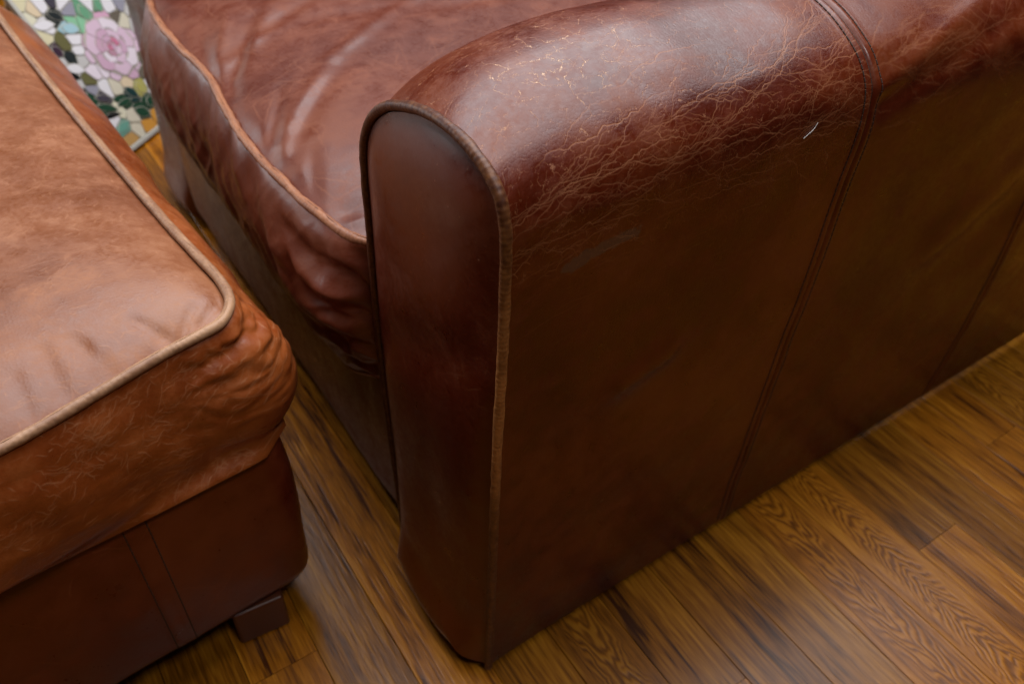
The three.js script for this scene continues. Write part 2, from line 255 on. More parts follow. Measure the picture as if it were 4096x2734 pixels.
for (const far of [false, true]) {
  const arm = new THREE.Group(); arm.name = 'arm'; chair.add(arm);
  armSection('cover_panel', 0.0015, SEAMS[0], far ? 60 : 260, armFrontMat, far, arm, 0);
  armSection('cover_panel', SEAMS[0], SEAMS[1], far ? 40 : 240, armRearMat, far, arm, SEAMS[0]);
  armSection('cover_panel', SEAMS[1], 1.10, far ? 20 : 80, armRearMat, far, arm, SEAMS[0]);
  // padded front panel
  const NB = NT + 30, bd = [];
  for (let i = 0; i <= NT; i++) { const a = F[Math.max(0, i - 1)], b = F[Math.min(NT, i + 1)], L = Math.hypot(b[0] - a[0], b[1] - a[1]); bd.push([F[i][0] - (b[1] - a[1]) / L * 0.0035, F[i][1] + (b[0] - a[0]) / L * 0.0035]); }
  for (let i = 1; i <= 30; i++) bd.push([lerp(F[NT][0] + .0035, -0.0035, i / 30), 0.001 - 0.006 * Math.sin(Math.PI * i / 30)]);
  const pg = grid(NB, 40, (u, s) => {
    const i = Math.min(NB, Math.round(u * NB)), b = bd[i], cy = clamp(b[1], 0.10, 0.53), cz = -0.099, z = lerp(b[0], cz, s), y = lerp(b[1], cy, s);
    const edge = Math.hypot(z - b[0], y - b[1]);
    let bul = 0.0045 + (0.012 + 0.012 * (1 - sm(0.02, 0.22, y))) * (1 - Math.exp(-((edge / 0.022) ** 1.3)));
    bul += 0.005 * (fbm(z * 12, y * 6, 2, 51) - 0.5) * sm(0, 0.03, edge) + 0.003 * Math.exp(-(((z + 0.02) / 0.012) ** 2)) * (0.4 + fbm(1, y * 30, 2, 52)) * (1 - sm(0.25, 0.42, y)) * sm(0, 0.01, edge);
    bul -= 0.004 * Math.exp(-(((y - 0.47 - z * 0.6) / 0.03) ** 2)) * sm(0, 0.03, edge);
    bul += 0.016 * (1 - sm(0, 0.09, y)) * Math.sin(Math.PI * clamp(-z / 0.19));
    const zz = far ? -1.185 - z : z; return [0.0035 - bul + (far ? FARX : 0), y, zz, z + 0.25, y];
  }, !far);
  mesh('front_panel', pg, panelMat, arm);
  const pts = []; for (let i = 0; i <= NT; i += 3) { const a = F[Math.max(0, i - 1)], b = F[Math.min(NT, i + 1)], L = Math.hypot(b[0] - a[0], b[1] - a[1]); const z = F[i][0] + (b[1] - a[1]) / L * 0.0012, y = F[i][1] - (b[0] - a[0]) / L * 0.0012; pts.push(V3(-0.0012 + (far ? FARX : 0), Math.max(y, 0.002), far ? -1.185 - z : z)); }
  mesh('piping', tube(pts, 0.0042, 520, 12, false, 0.0012), armPipeMat, arm);
  if (!far) {
    // bottom tip of the piping, and stitches along the seams
    const st = (sx, d, t0, t1, every, len, r) => {
      const gs = []; const L = ML[NT];
      for (let a = t0; a < t1; a += every) { const p = armPt(sx + d, a / L, 0.0004), q = armPt(sx + d, (a + len) / L, 0.0004); const A = V3(p[0], p[1], p[2]), B = V3(q[0], q[1], q[2]); const g = new THREE.CapsuleGeometry(r, A.distanceTo(B), 2, 5); g.applyQuaternion(new THREE.Quaternion().setFromUnitVectors(V3(0, 1, 0), B.clone().sub(A).normalize())); const m = A.add(B).multiplyScalar(.5); g.translate(m.x, m.y, m.z); gs.push(g); }
      const m = mesh('stitching', mergeGeometries(gs), stitchMat, arm); m.userData.kind = 'stuff';
    };
    st(SEAMS[0], -0.009, 0.01, 0.86, 0.0054, 0.0036, 0.00065); st(SEAMS[0], 0.009, 0.01, 0.86, 0.0054, 0.0036, 0.00065); st(SEAMS[0], 0, 0.01, 0.86, 0.006, 0.0048, 0.0006);
    st(SEAMS[1], -0.009, 0.01, 0.7, 0.0054, 0.0036, 0.00065); st(SEAMS[1], 0.009, 0.01, 0.7, 0.0054, 0.0036, 0.00065);
  }
}
// front apron between the arms
mesh('front_apron', grid(160, 60, (u, v) => {
  const z = lerp(-0.195, -0.99, u), y = lerp(0.002, 0.40, v), k = sm(0, 0.05, y);
  const x = 0.022 - 0.014 * Math.sqrt(k) - 0.006 * Math.sin(Math.PI * clamp(y / 0.3)) + 0.006 * (fbm(z * 7, y * 3, 2, 33) - 0.5) + 0.003 * (fbm(z * 22, y * 3, 2, 34) - .5);
  return [x, y, z, -z, y];
}, false), panelMat, chair);
// body under the seat, backrest behind it
const bodyGeo = (x0, x1, y0, y1, z0, z1, r) => { const g = new RoundedBoxGeometry(x1 - x0, y1 - y0, z1 - z0, 6, r); g.translate((x0 + x1) / 2, (y0 + y1) / 2, (z0 + z1) / 2); return g; };
mesh('seat_frame', bodyGeo(0.05, 1.05, 0.004, 0.235, -0.985, -0.2, 0.01), panelMat, chair);
mesh('backrest', bodyGeo(0.86, 1.08, 0.01, 0.92, -1.0, -0.185, 0.06), panelMat, chair);
const frameWoodMat = new THREE.MeshStandardMaterial({ color: new THREE.Color().setRGB(0.16, 0.075, 0.03), roughness: 0.5 });
{ const g = bodyGeo(0.06, 1.05, FLOOR + 0.001, 0.012, -1.13, -0.055, 0.003); mesh('plinth', g, frameWoodMat, chair); }

// ---------------------------------------------------------------- seat cushion
const cushion = group('seat_cushion', 'plump wrinkled red-brown leather seat cushion with tan piping, lying in the armchair', 'cushion');
const CP = [[0.040, 0.438, -0.2095], [0.012, 0.440, -0.216], [-0.006, 0.441, -0.243], [-0.016, 0.442, -0.29], [-0.021, 0.442, -0.34], [-0.025, 0.441, -0.44], [-0.018, 0.441, -0.54], [-0.006, 0.440, -0.64], [-0.010, 0.440, -0.73], [-0.008, 0.438, -0.83], [0.002, 0.434, -0.91], [0.014, 0.430, -0.955], [0.040, 0.428, -0.977]];
const cpCurve = new THREE.CatmullRomCurve3(CP.map((p) => V3(...p)), false, 'centripetal'); cpCurve.arcLengthDivisions = 1500;
const NC = 420, cp = cpCurve.getSpacedPoints(NC), cpLen = cpCurve.getLength();
// folds on the top, as photo pixels on the plane of the cushion top: [u0,v0,u1,v1, width, height]
const FOLDS = [[820, 300, 905, 30, 0.012, 0.006], [765, 200, 800, 10, 0.012, -0.004], [900, 330, 1010, 70, 0.014, -0.007], [960, 260, 1080, 40, 0.012, 0.005], [880, 210, 1150, 110, 0.013, 0.004], [850, 330, 880, 260, 0.010, -0.003],
  [1112, 585, 1160, 470, 0.011, 0.005], [1160, 470, 1330, 265, 0.012, 0.006], [1330, 265, 1500, 140, 0.013, 0.0055], [1500, 140, 1720, 10, 0.014, 0.004], [1150, 560, 1350, 300, 0.018, -0.004], [1070, 540, 1125, 330, 0.009, -0.004], [1230, 740, 1245, 560, 0.009, -0.003],
  [1280, 815, 1480, 795, 0.007, 0.0035], [1290, 850, 1480, 838, 0.006, -0.003], [1310, 885, 1490, 874, 0.006, 0.0035], [1320, 775, 1470, 745, 0.009, -0.0025], [1275, 760, 1305, 900, 0.008, 0.003],
  [1250, 110, 1700, 60, 0.02, -0.004], [1050, 130, 1250, 30, 0.016, -0.005], [1700, 90, 2100, 10, 0.02, -0.004]]
  .map(([a, b, c, d, w, h]) => { const p = pxOn(a, b, 'y', 0.468), q = pxOn(c, d, 'y', 0.468); return [p.x, p.z, q.x, q.z, w, h]; });
function foldH(x, z) {
  let s = 0; const wx = x + 0.012 * (fbm(x * 12, z * 12, 2, 70) - .5), wz = z + 0.012 * (fbm(x * 12 + 5, z * 12, 2, 71) - .5);
  for (const [x0, z0, x1, z1, w, h] of FOLDS) {
    const dx = x1 - x0, dz = z1 - z0, k = clamp(((wx - x0) * dx + (wz - z0) * dz) / (dx * dx + dz * dz), 0, 1), ex = wx - x0 - k * dx, ez = wz - z0 - k * dz, d = Math.hypot(ex, ez);
    if (d < 4 * w) s += 0.58 * h * Math.exp(-((d / (0.9 * w)) ** 2)) * (0.35 + 0.65 * Math.sin(Math.PI * clamp(k * 0.9 + 0.08))) - 0.06 * h * Math.exp(-(((d - 1.7 * w) / w) ** 2));
  }
  return s;
}
mesh('top_panel', grid(NC, 190, (u, v) => {
  const b = cp[Math.round(u * NC)], zc = lerp(-0.212, -0.975, u), e = v * v * 0.25 + v * 0.75, back = 0.80;
  const x = lerp(b.x, back, e), z = lerp(b.z, zc, sm(0, 0.12, v)), d = Math.min(x - b.x, 1), side = Math.min(-0.205 - z, z + 0.982);
  const y = b.y - 0.0015 + 0.045 * (1 - Math.exp(-d / 0.075)) * (0.35 + 0.65 * (1 - Math.exp(-Math.max(side, 0) / 0.06))) + (foldH(x, z) + 0.007 * (fbm(x * 5, z * 5, 2, 72) - .5)) * sm(0, 0.02, d);
  return [x, y, z, x + 0.3, z + 1.2];
}, true), cushMat, cushion);
function boxY(z) { return lerp(0.225, 0.268, sm(-0.30, -0.215, z)) + 0.012 * (fbm(z * 12, 2, 2, 75) - .5); }
const boxPt = (u, v) => {
  const b = cp[Math.round(u * NC)], k = sm(0, 0.08, u) * sm(1, 0.9, u), yb = boxY(b.z), y = lerp(b.y + 0.001, yb, v), bx = Math.sin(Math.PI * clamp(v * 0.97)) ** 0.7;
  const arc = u * cpLen; const near2 = sm(-0.40, -0.24, b.z), near = Math.exp(-(((b.z + 0.22) / 0.06) ** 2));
  let x = lerp(b.x - 0.004, 0.004 + (b.x > 0 ? b.x * .6 : 0), v) - 0.034 * bx * (0.45 + 0.55 * k);
  const w = fbm(arc * 24 + v * 2.5, v * 2.2, 2, 76) - .5, w2 = fbm(arc * 9 + v * 3, v * 7, 2, 77) - .5, ridge = Math.abs(fbm(arc * 26 - v * 4, v * 2.2, 2, 78) - .5);
  x += (0.014 * w * (1 - near) + 0.007 * (ridge - .15) * (1 - near) + 0.014 * w2 * (0.3 + near) + 0.0055 * near2 * Math.sin(v * 30 + 7 * w + arc * 25) + 0.010 * near2 * (Math.abs(fbm(arc * 12, v * 9 - arc * 8, 2, 79) - .5) - .1)) * Math.sin(Math.PI * clamp(v, 0.0, 1)) ** 0.5;
  return [x, y, b.z, arc, v * 0.22 + 0.3];
};
mesh('boxing', grid(NC, 110, boxPt, true), cushMat, cushion);
mesh('piping', tube(cp.filter((_, i) => i % 6 === 0).map((p, i) => V3(p.x - 0.002, p.y + 0.0010 * Math.sin(i * 0.9), p.z)), 0.0050, 400, 10, false, 0.0020), cushPipeMat, cushion);
const lowPts = []; for (let i = 0; i <= NC; i += 6) { const q = boxPt(i / NC, 1); lowPts.push(V3(q[0] - 0.001, q[1], q[2])); }
mesh('piping', tube(lowPts, 0.0036, 400, 8, false, 0.0016), cushPipeMat, cushion);
mesh('underside', grid(NC / 6, 4, (u, v) => { const q = boxPt(Math.round(u * NC / 6) * 6 / NC, 1); return [lerp(q[0], 0.80, v), lerp(q[1], 0.2375, sm(0, 0.3, v)), q[2], q[3], v]; }, true), cushMat, cushion);

// ---------------------------------------------------------------- ottoman
const ott = group('ottoman', 'lighter brown leather ottoman with worn tan piping and scratched sides, standing before the armchair', 'ottoman');
// outline of the top seam (x, z), from the near right corner round
function outline(pts, n) { const c = new THREE.CatmullRomCurve3(pts.map(([x, z]) => V3(x, 0, z)), true, 'centripetal'); c.arcLengthDivisions = 4000; return c.getSpacedPoints(n); }
const NO = 720;
const oTop = outline([[-0.1265, -0.252], [-0.1285, -0.236], [-0.1335, -0.2195], [-0.1430, -0.2085], [-0.156, -0.2025], [-0.19, -0.1955], [-0.244, -0.180], [-0.327, -0.155], [-0.42, -0.140], [-0.52, -0.136], [-0.62, -0.142], [-0.70, -0.152], [-0.735, -0.160], [-0.752, -0.172], [-0.762, -0.20], [-0.79, -0.45], [-0.81, -0.75], [-0.815, -1.06], [-0.805, -1.085], [-0.78, -1.095], [-0.5, -1.13], [-0.22, -1.115], [-0.20, -1.105], [-0.19, -1.08], [-0.187, -1.0], [-0.171, -0.75], [-0.151, -0.50], [-0.138, -0.36]], NO);
const oc = V3(-0.46, 0, -0.63);
const oN = oTop.map((_, i) => { const a = oTop[(i + NO - 3) % NO], b = oTop[(i + 3) % NO], d = b.clone().sub(a).normalize(); return V3(-d.z, 0, d.x); });
if (oN[200].dot(oTop[200].clone().sub(oc)) < 0) oN.forEach((n) => n.negate());
const TOPY = 0.420;
const OF = [[700, 1350, 770, 1230, 0.004, -0.0025], [790, 1280, 870, 1190, 0.004, -0.0028], [715, 1355, 540, 1300, 0.005, -0.0022], [560, 1460, 640, 1330, 0.007, -0.0015], [370, 1500, 300, 1380, 0.007, -0.0018], [240, 1560, 180, 1430, 0.008, -0.0018], [450, 1480, 340, 1400, 0.006, -0.0015], [100, 1640, 60, 1530, 0.008, -0.0015]]
  .map(([a, b, c, d, w, h]) => { const p = pxOn(a, b, 'y', 0.428), q = pxOn(c, d, 'y', 0.428); return [p.x, p.z, q.x, q.z, w, h]; });
mesh('top_panel', grid(NO, 90, (u, v) => {
  const i = Math.round(u * NO) % NO, b = oTop[i], n = oN[i], s = 1 - (1 - v) ** 1.0, e = v * v * 0.5 + v * 0.5, x0 = b.x - n.x * 0.004, z0 = b.z - n.z * 0.004, x = lerp(x0, oc.x, e), z = lerp(z0, oc.z, e), d = Math.hypot(x - x0, z - z0);
  let y = TOPY - 0.002 + 0.016 * (1 - Math.exp(-d / 0.03)) + 0.016 * (1 - Math.exp(-d / 0.16)) + 0.003 * (fbm(x * 14, z * 14, 3, 41) - .5) * sm(0, .03, d);
  for (const [x1, z1, x2, z2, w, h] of OF) { const dx = x2 - x1, dz = z2 - z1, k = clamp(((x - x1) * dx + (z - z1) * dz) / (dx * dx + dz * dz)), q = Math.hypot(x - x1 - k * dx, z - z1 - k * dz); y += h * Math.exp(-((q / w) ** 2)); }
  return [x, y, z, x + 1, z + 1.4];
}, false), ottTopMat, ott);
const cornerAt = (x, z) => Math.exp(-(((x + 0.135) / 0.05) ** 2 + ((z + 0.215) / 0.05) ** 2));
mesh('piping', tube(oTop.filter((_, i) => i % 6 === 0).slice(0, -1).map((p, i) => V3(p.x, TOPY + 0.0015 + 0.0006 * Math.sin(i * .7), p.z)), 0.0048, 900, 12, true, 0.0009), ottPipeMat, ott);
// base below the cushion: turned a little from the chair
const oBase = outline([[-0.121, -0.215], [-0.1225, -0.197], [-0.130, -0.1835], [-0.146, -0.1765], [-0.20, -0.1705], [-0.268, -0.1645], [-0.334, -0.160], [-0.50, -0.146], [-0.68, -0.132], [-0.72, -0.132], [-0.738, -0.145], [-0.744, -0.17], [-0.78, -0.60], [-0.815, -1.03], [-0.812, -1.06], [-0.79, -1.07], [-0.50, -1.093], [-0.22, -1.115], [-0.20, -1.11], [-0.19, -1.09], [-0.16, -0.70], [-0.132, -0.35]], NO);
const bN = oBase.map((_, i) => { const a = oBase[(i + NO - 3) % NO], b = oBase[(i + 3) % NO], d = b.clone().sub(a).normalize(); return V3(-d.z, 0, d.x); });
if (bN[200].dot(oBase[200].clone().sub(oc)) < 0) bN.forEach((n) => n.negate());
const oNear = oTop.map((p) => { let m = 9, q = 0; for (let i = 0; i < NO; i++) { const d = (oBase[i].x - p.x) ** 2 + (oBase[i].z - p.z) ** 2; if (d < m) { m = d; q = i; } } return [oBase[q].x + bN[q].x * 0.009, oBase[q].z + bN[q].z * 0.009]; });
const oBox = (u, v) => {
  const i = Math.round(u * NO) % NO, b = oTop[i], n = oN[i], arc = i / NO * 3.1, c = cornerAt(b.x, b.z), y = lerp(TOPY - 0.001, 0.283, v), nb = oNear[i];
  const front = sm(-0.25, -0.17, b.z);
  const right = sm(-0.24, -0.38, b.z) * sm(-0.45, -0.3, b.x), crn = c * 0.016;
  let o = 0.0015 + (lerp(0.022, 0.010, front) + crn + (0.014 + 0.010 * sm(-0.50, -0.75, b.z)) * right) * Math.sin(Math.PI * clamp(v * 0.87)) ** 0.8 + lerp(0.012, 0.006, front) * sm(0, 0.8, v);
  const w = fbm(arc * 13 + v, v * 1.6, 2, 43) - .5, w2 = fbm(arc * 16, v * 5 + arc * 3, 3, 44) - .5;
  o += (0.009 * w + 0.0035 * w2) * sm(0, 0.15, v) * sm(1.0, 0.85, v);
  o -= 0.005 * c * Math.exp(-(((v - 0.15 - 0.05 * w2) / 0.06) ** 2)) + 0.003 * c * Math.exp(-(((v - 0.30) / 0.04) ** 2));   // pinched folds under the corner
  o += c * sm(0.03, 0.12, v) * sm(0.8, 0.4, v) * 0.008 * (Math.abs(fbm(arc * 55 + v * 3, v * 9 - arc * 12, 2, 47) - .5) * 2 - .35);
  const k = sm(0.80, 1.0, v) ** 2, X = b.x + n.x * o, Z = b.z + n.z * o;
  return [lerp(X, nb[0], k), y, lerp(Z, nb[1], k), arc, v * 0.13 + 0.02];
};
mesh('boxing', grid(NO, 80, oBox, true), ottSideMat, ott);
const SX = -0.268;
const basePt = (u, v, off = 0) => {
  const f = u * NO, i = Math.floor(f) % NO, q = f - Math.floor(f), b = oBase[i].clone().lerp(oBase[(i + 1) % NO], q), n = bN[i], y = lerp(0.292, 0.046, v);
  const e = Math.abs(b.x - SX) + (b.z < -0.25 ? 9 : 0);
  let o = off - 0.006 * sm(0.12, 0, v) - 0.008 * sm(0.86, 1.0, v) ** 2 * 1.4 - 0.0024 * Math.exp(-((e / 0.0016) ** 2)) + 0.0012 * Math.exp(-((e / 0.011) ** 4)) + 0.005 * Math.sin(Math.PI * clamp(v)) + 0.004 * (fbm(i / NO * 30, v * 3, 2, 46) - .5);
  return [b.x + n.x * o, y, b.z + n.z * o, i / NO * 3, v * 0.25 + 0.02];
};
mesh('base_cover', grid(NO, 60, (u, v) => basePt(u, v), true), ottBaseMat, ott);
{ const sh = new THREE.Shape(oBase.filter((_, i) => i % 6 === 0).map((p) => new THREE.Vector2(lerp(p.x, oc.x, 0.03), -lerp(p.z, oc.z, 0.03)))); const g = new THREE.ShapeGeometry(sh); g.rotateX(-Math.PI / 2); g.translate(0, 0.0465, 0); mesh('underside', g, stitchMat, ott); }
{ // stitches along the seam of the base
  let i0 = 0, best = 9; for (let i = 0; i < NO; i++) if (oBase[i].z > -0.25) { const e = Math.abs(oBase[i].x - SX); if (e < best) { best = e; i0 = i; } }
  const per = oBase[i0].distanceTo(oBase[i0 + 1]);
  const gs = []; for (const d of [-0.010, 0.010]) for (let v = 0.04; v < 0.97; v += 0.024) { const p = basePt((i0 + d / per) / NO, v, 0.0004), q = basePt((i0 + d / per) / NO, v + 0.015, 0.0004), A = V3(p[0], p[1], p[2]), B = V3(q[0], q[1], q[2]), g = new THREE.CapsuleGeometry(0.0007, A.distanceTo(B), 2, 5); g.applyQuaternion(new THREE.Quaternion().setFromUnitVectors(V3(0, 1, 0), B.clone().sub(A).normalize())); const m = A.add(B).multiplyScalar(.5); g.translate(m.x, m.y, m.z); gs.push(g); }
  const m = mesh('stitching', mergeGeometries(gs), stitchMat, ott); m.userData.kind = 'stuff';
}
const ottFootMat = new THREE.MeshPhysicalMaterial({ color: new THREE.Color().setRGB(0.095, 0.024, 0.009), roughness: 0.42 });
for (const [x, z] of [[-0.190, -0.205], [-0.70, -0.17], [-0.25, -1.06], [-0.77, -1.02]]) { const g = new RoundedBoxGeometry(0.058, 0.0585, 0.058, 3, 0.004); g.rotateY(-0.085); g.translate(x, FLOOR + 0.0293, z); mesh('foot', g, ottFootMat, ott); }

// ---------------------------------------------------------------- floor
const floor = new THREE.Group(); floor.name = 'floor'; floor.userData = { kind: 'structure' }; scene.add(floor);
{ const g = new THREE.BoxGeometry(9, 0.02, 9); g.translate(0, FLOOR - 0.0235, 0); mesh('subfloor', g, new THREE.MeshStandardMaterial({ color: new THREE.Color().setRGB(0.045, 0.02, 0.007), roughness: 0.6 }), floor); }
const PITCH = 0.0785, SEAM0 = 0.241, STRIPS = 8, SW = 192, AL = 2048, ALEN = 1.5;
const woodC = [[0.050, 0.0140, 0.0009], [0.260, 0.098, 0.0048], [0.450, 0.205, 0.016]];
function woodVal(k, u, l) {                            // strip k, u -0.5..0.5 across, l metres along; returns 0..1 tone
  const wob = 0.35 * (fbm(l * 3, k * 7, 3, 200 + k) - .5);
  const streak = fbm((u + wob * 0.5) * 22, l * 15, 3, 210 + k), pores = fbm((u + wob * .3) * 80, l * 55, 2, 230 + k), broad = fbm((u + wob) * 4, l * 5, 3, 240 + k);
  let t = 0.50 + 0.75 * (broad - .5) + 0.68 * (streak - .5) + 0.55 * (pores - .5);
  if (k < 3) {                                          // plain sawn: nested pointed arches
    const cu = u - 0.12 * Math.sin(l * 2 + k) - wob * .5, arch = l * [70, 125, 50][k] + (k === 1 ? -1 : 1) * (Math.abs(cu) * 16 + cu * cu * 14) + 3.4 * fbm(u * 7, l * 28, 3, 260 + k) + 2.6 * (fbm(l * 45, u * 10, 2, 270) - .5) + 5 * fbm(l * 7, 1, 2, 271);
    const band = 0.5 + 0.5 * Math.sin(arch * 3.0), m = sm(0.40, 0.16, Math.abs(cu + 0.02)) * (k === 1 ? 1 : sm(0.25, 0.5, fbm(l * 2.4, k, 2, 280 + k)));
    t = lerp(t, 0.18 + 0.62 * band + 0.3 * (pores - .5), 0.85 * m);
  } else {
    const ring = 0.5 + 0.5 * Math.sin((u + wob * 0.7) * (30 + 9 * k) + 5 * fbm(u * 3, l * 3, 2, 290 + k));
    t += 0.20 * (ring - 0.5) * fbm(l * 4, u * 3, 2, 291);
    if (k === 5 || k === 7) t -= 0.35 * sm(0.60, 0.72, fbm((u + wob) * 9, l * 6, 3, 295 + k));
  }
  return clamp(t);
}
const woodVals = new Float32Array(STRIPS * SW * AL);
for (let j = 0; j < AL; j++) for (let k = 0; k < STRIPS; k++) for (let i = 0; i < SW; i++) woodVals[j * STRIPS * SW + k * SW + i] = woodVal(k, (i + .5) / SW - .5, j / AL * ALEN);
const woodMap = dataTex(STRIPS * SW, AL, (d) => { for (let n = 0; n < woodVals.length; n++) { const t = woodVals[n]; for (let c = 0; c < 3; c++) d[n * 4 + c] = toS(t < .5 ? lerp(woodC[0][c], woodC[1][c], t * 2) : lerp(woodC[1][c], woodC[2][c], t * 2 - 1)); d[n * 4 + 3] = 255; } }, true);
const woodBump = dataTex(STRIPS * SW, AL, (d) => { for (let n = 0; n < woodVals.length; n++) { const q = Math.round(255 * clamp(0.25 + 0.5 * woodVals[n])); d[n * 4] = d[n * 4 + 1] = d[n * 4 + 2] = q; d[n * 4 + 3] = 255; } }, false);
const plankMats = [0xffffff, 0xe9e2d8, 0xfff0e2, 0xd9cfc6].map((c) => new THREE.MeshPhysicalMaterial({ map: woodMap, bumpMap: woodBump, bumpScale: 0.0005, color: c, roughness: 0.27, clearcoat: 0, specularIntensity: 0.52 }));
function plank(x0, z0, z1, strip, l0, mat, tilt) {
  const w = PITCH - 0.0007, bev = 0.0005, top = FLOOR + tilt, bot = FLOOR - 0.0125;
  const xs = [x0 + 0.00035, x0 + 0.00035 + bev, x0 + 0.00035 + w - bev, x0 + 0.00035 + w], p = [], uv = [], ix = [];
  const za = z0 + 0.0003, zb = z1 - 0.0003;
  const put = (x, y, z) => { p.push(x, y, z); uv.push((strip + clamp((x - x0) / PITCH, 0.01, 0.99)) / STRIPS, (l0 + (z - z0)) / ALEN); return p.length / 3 - 1; };
  const row = (z) => [put(xs[0], bot, z), put(xs[0], top - bev * .7, z), put(xs[1], top, z), put(xs[2], top, z), put(xs[3], top - bev * .7, z), put(xs[3], bot, z)];
  const A = row(za), B = row(zb);
  for (let i = 0; i < 5; i++) ix.push(A[i], B[i], A[i + 1], A[i + 1], B[i], B[i + 1]);
  for (const E of [A, B]) { const q = E === A ? [0, 1, 2, 0, 2, 3, 0, 3, 4, 0, 4, 5] : [0, 2, 1, 0, 3, 2, 0, 4, 3, 0, 5, 4]; q.forEach((i) => ix.push(E[i])); }
  let g = new THREE.BufferGeometry(); g.setAttribute('position', new THREE.Float32BufferAttribute(p, 3)); g.setAttribute('uv', new THREE.Float32BufferAttribute(uv, 2)); g.setIndex(ix);
  g = g.toNonIndexed(); g.computeVertexNormals(); mesh('plank', g, mat, floor);
}
seed = 77;
for (let c = -19; c <= 20; c++) {
  const x0 = SEAM0 + PITCH * c; let cuts = [-2.6]; let z = -2.6 + rr(0.2, 1.2);
  if (c === 4) cuts.push(-1.1, 0.166, 1.0); else { while (z < 1.0) { cuts.push(z); z += rr(0.7, 1.4); } cuts.push(1.0); if (c === 3 || c === 2) cuts = [-2.6, -1.3, -0.25 - 0.1 * c, 1.0]; if (c === 1 || c === 0) cuts = [-2.6, -0.9, 1.0].map((q) => q); }
  for (let i = 0; i + 1 < cuts.length; i++) {
    let strip = 3 + Math.floor(rnd() * 5), l0 = rr(0, 1.4); if (rnd() < 0.2) strip = rnd() < .5 ? 0 : 2;
    if (c === 3 && i === 2) { strip = 1; l0 = 0.15; } if (c === 2 && i === 2) { strip = 0; l0 = 0.5; }
    plank(x0, cuts[i], cuts[i + 1], strip, l0, plankMats[Math.floor(rnd() * 4)], (rnd() - .5) * 0.0003);
  }
}

// ---------------------------------------------------------------- stained glass panel leaning beyond the ottoman
const glass = group('stained_glass_panel', 'stained glass panel with a pink rose and dark leaves, standing tilted beyond the ottoman', 'glass panel');
const gp0 = pxOn(515, 625, 'y', FLOOR), gb = V3(0.766, 0, -0.643).normalize(), gh = V3(-0.643, 0, -0.766).normalize(), gu = V3(0, Math.cos(Math.PI / 6), 0).addScaledVector(gh, Math.sin(Math.PI / 6)), gn = gb.clone().cross(gu).normalize();
if (gn.dot(camera.position.clone().sub(gp0)) < 0) gn.negate();
const GW = 0.50, GH = 0.74;
glass.position.copy(gp0); glass.quaternion.setFromRotationMatrix(new THREE.Matrix4().makeBasis(gb, gu, gb.clone().cross(gu)));
glass.position.y += 0.004; glass.updateMatrixWorld(true);
const inv = glass.matrixWorld.clone().invert();
const gpx = (zu, zv) => { const u = zu * 0.51086, v = zv * 0.51086, d = ray(u, v), c = camera.position, t = gp0.clone().sub(c).dot(gn) / d.dot(gn); const q = c.clone().addScaledVector(d, t).applyMatrix4(inv); return [q.x, q.y]; };
const G = { cr: '#e3dfc4', cy: '#ddd5b0', be: '#e2cfae', wh: '#e9e7ea', dg: '#4a4650', mv: '#9b9aa6', gr: '#6fa582', pg: '#8fc7a0', bl: '#a9cdd6', dk: '#2c3233', pu: '#43303f', ol: '#6d6a45', pk: '#dcaec6', bk: '#171b1c', gw: '#c9c7c4', tb: '#6f675a', oy: '#b3ae62', dt: '#25403f', gg: '#284a37', tg: '#6fa594', go: '#d59a45', gd: '#c39a5e', pa: '#d9d3bd', p1: '#dfc4d6', p2: '#d2aec4', p3: '#bf93a4', p4: '#eadfe8', p5: '#d07f9b', p6: '#cfa9bd' };
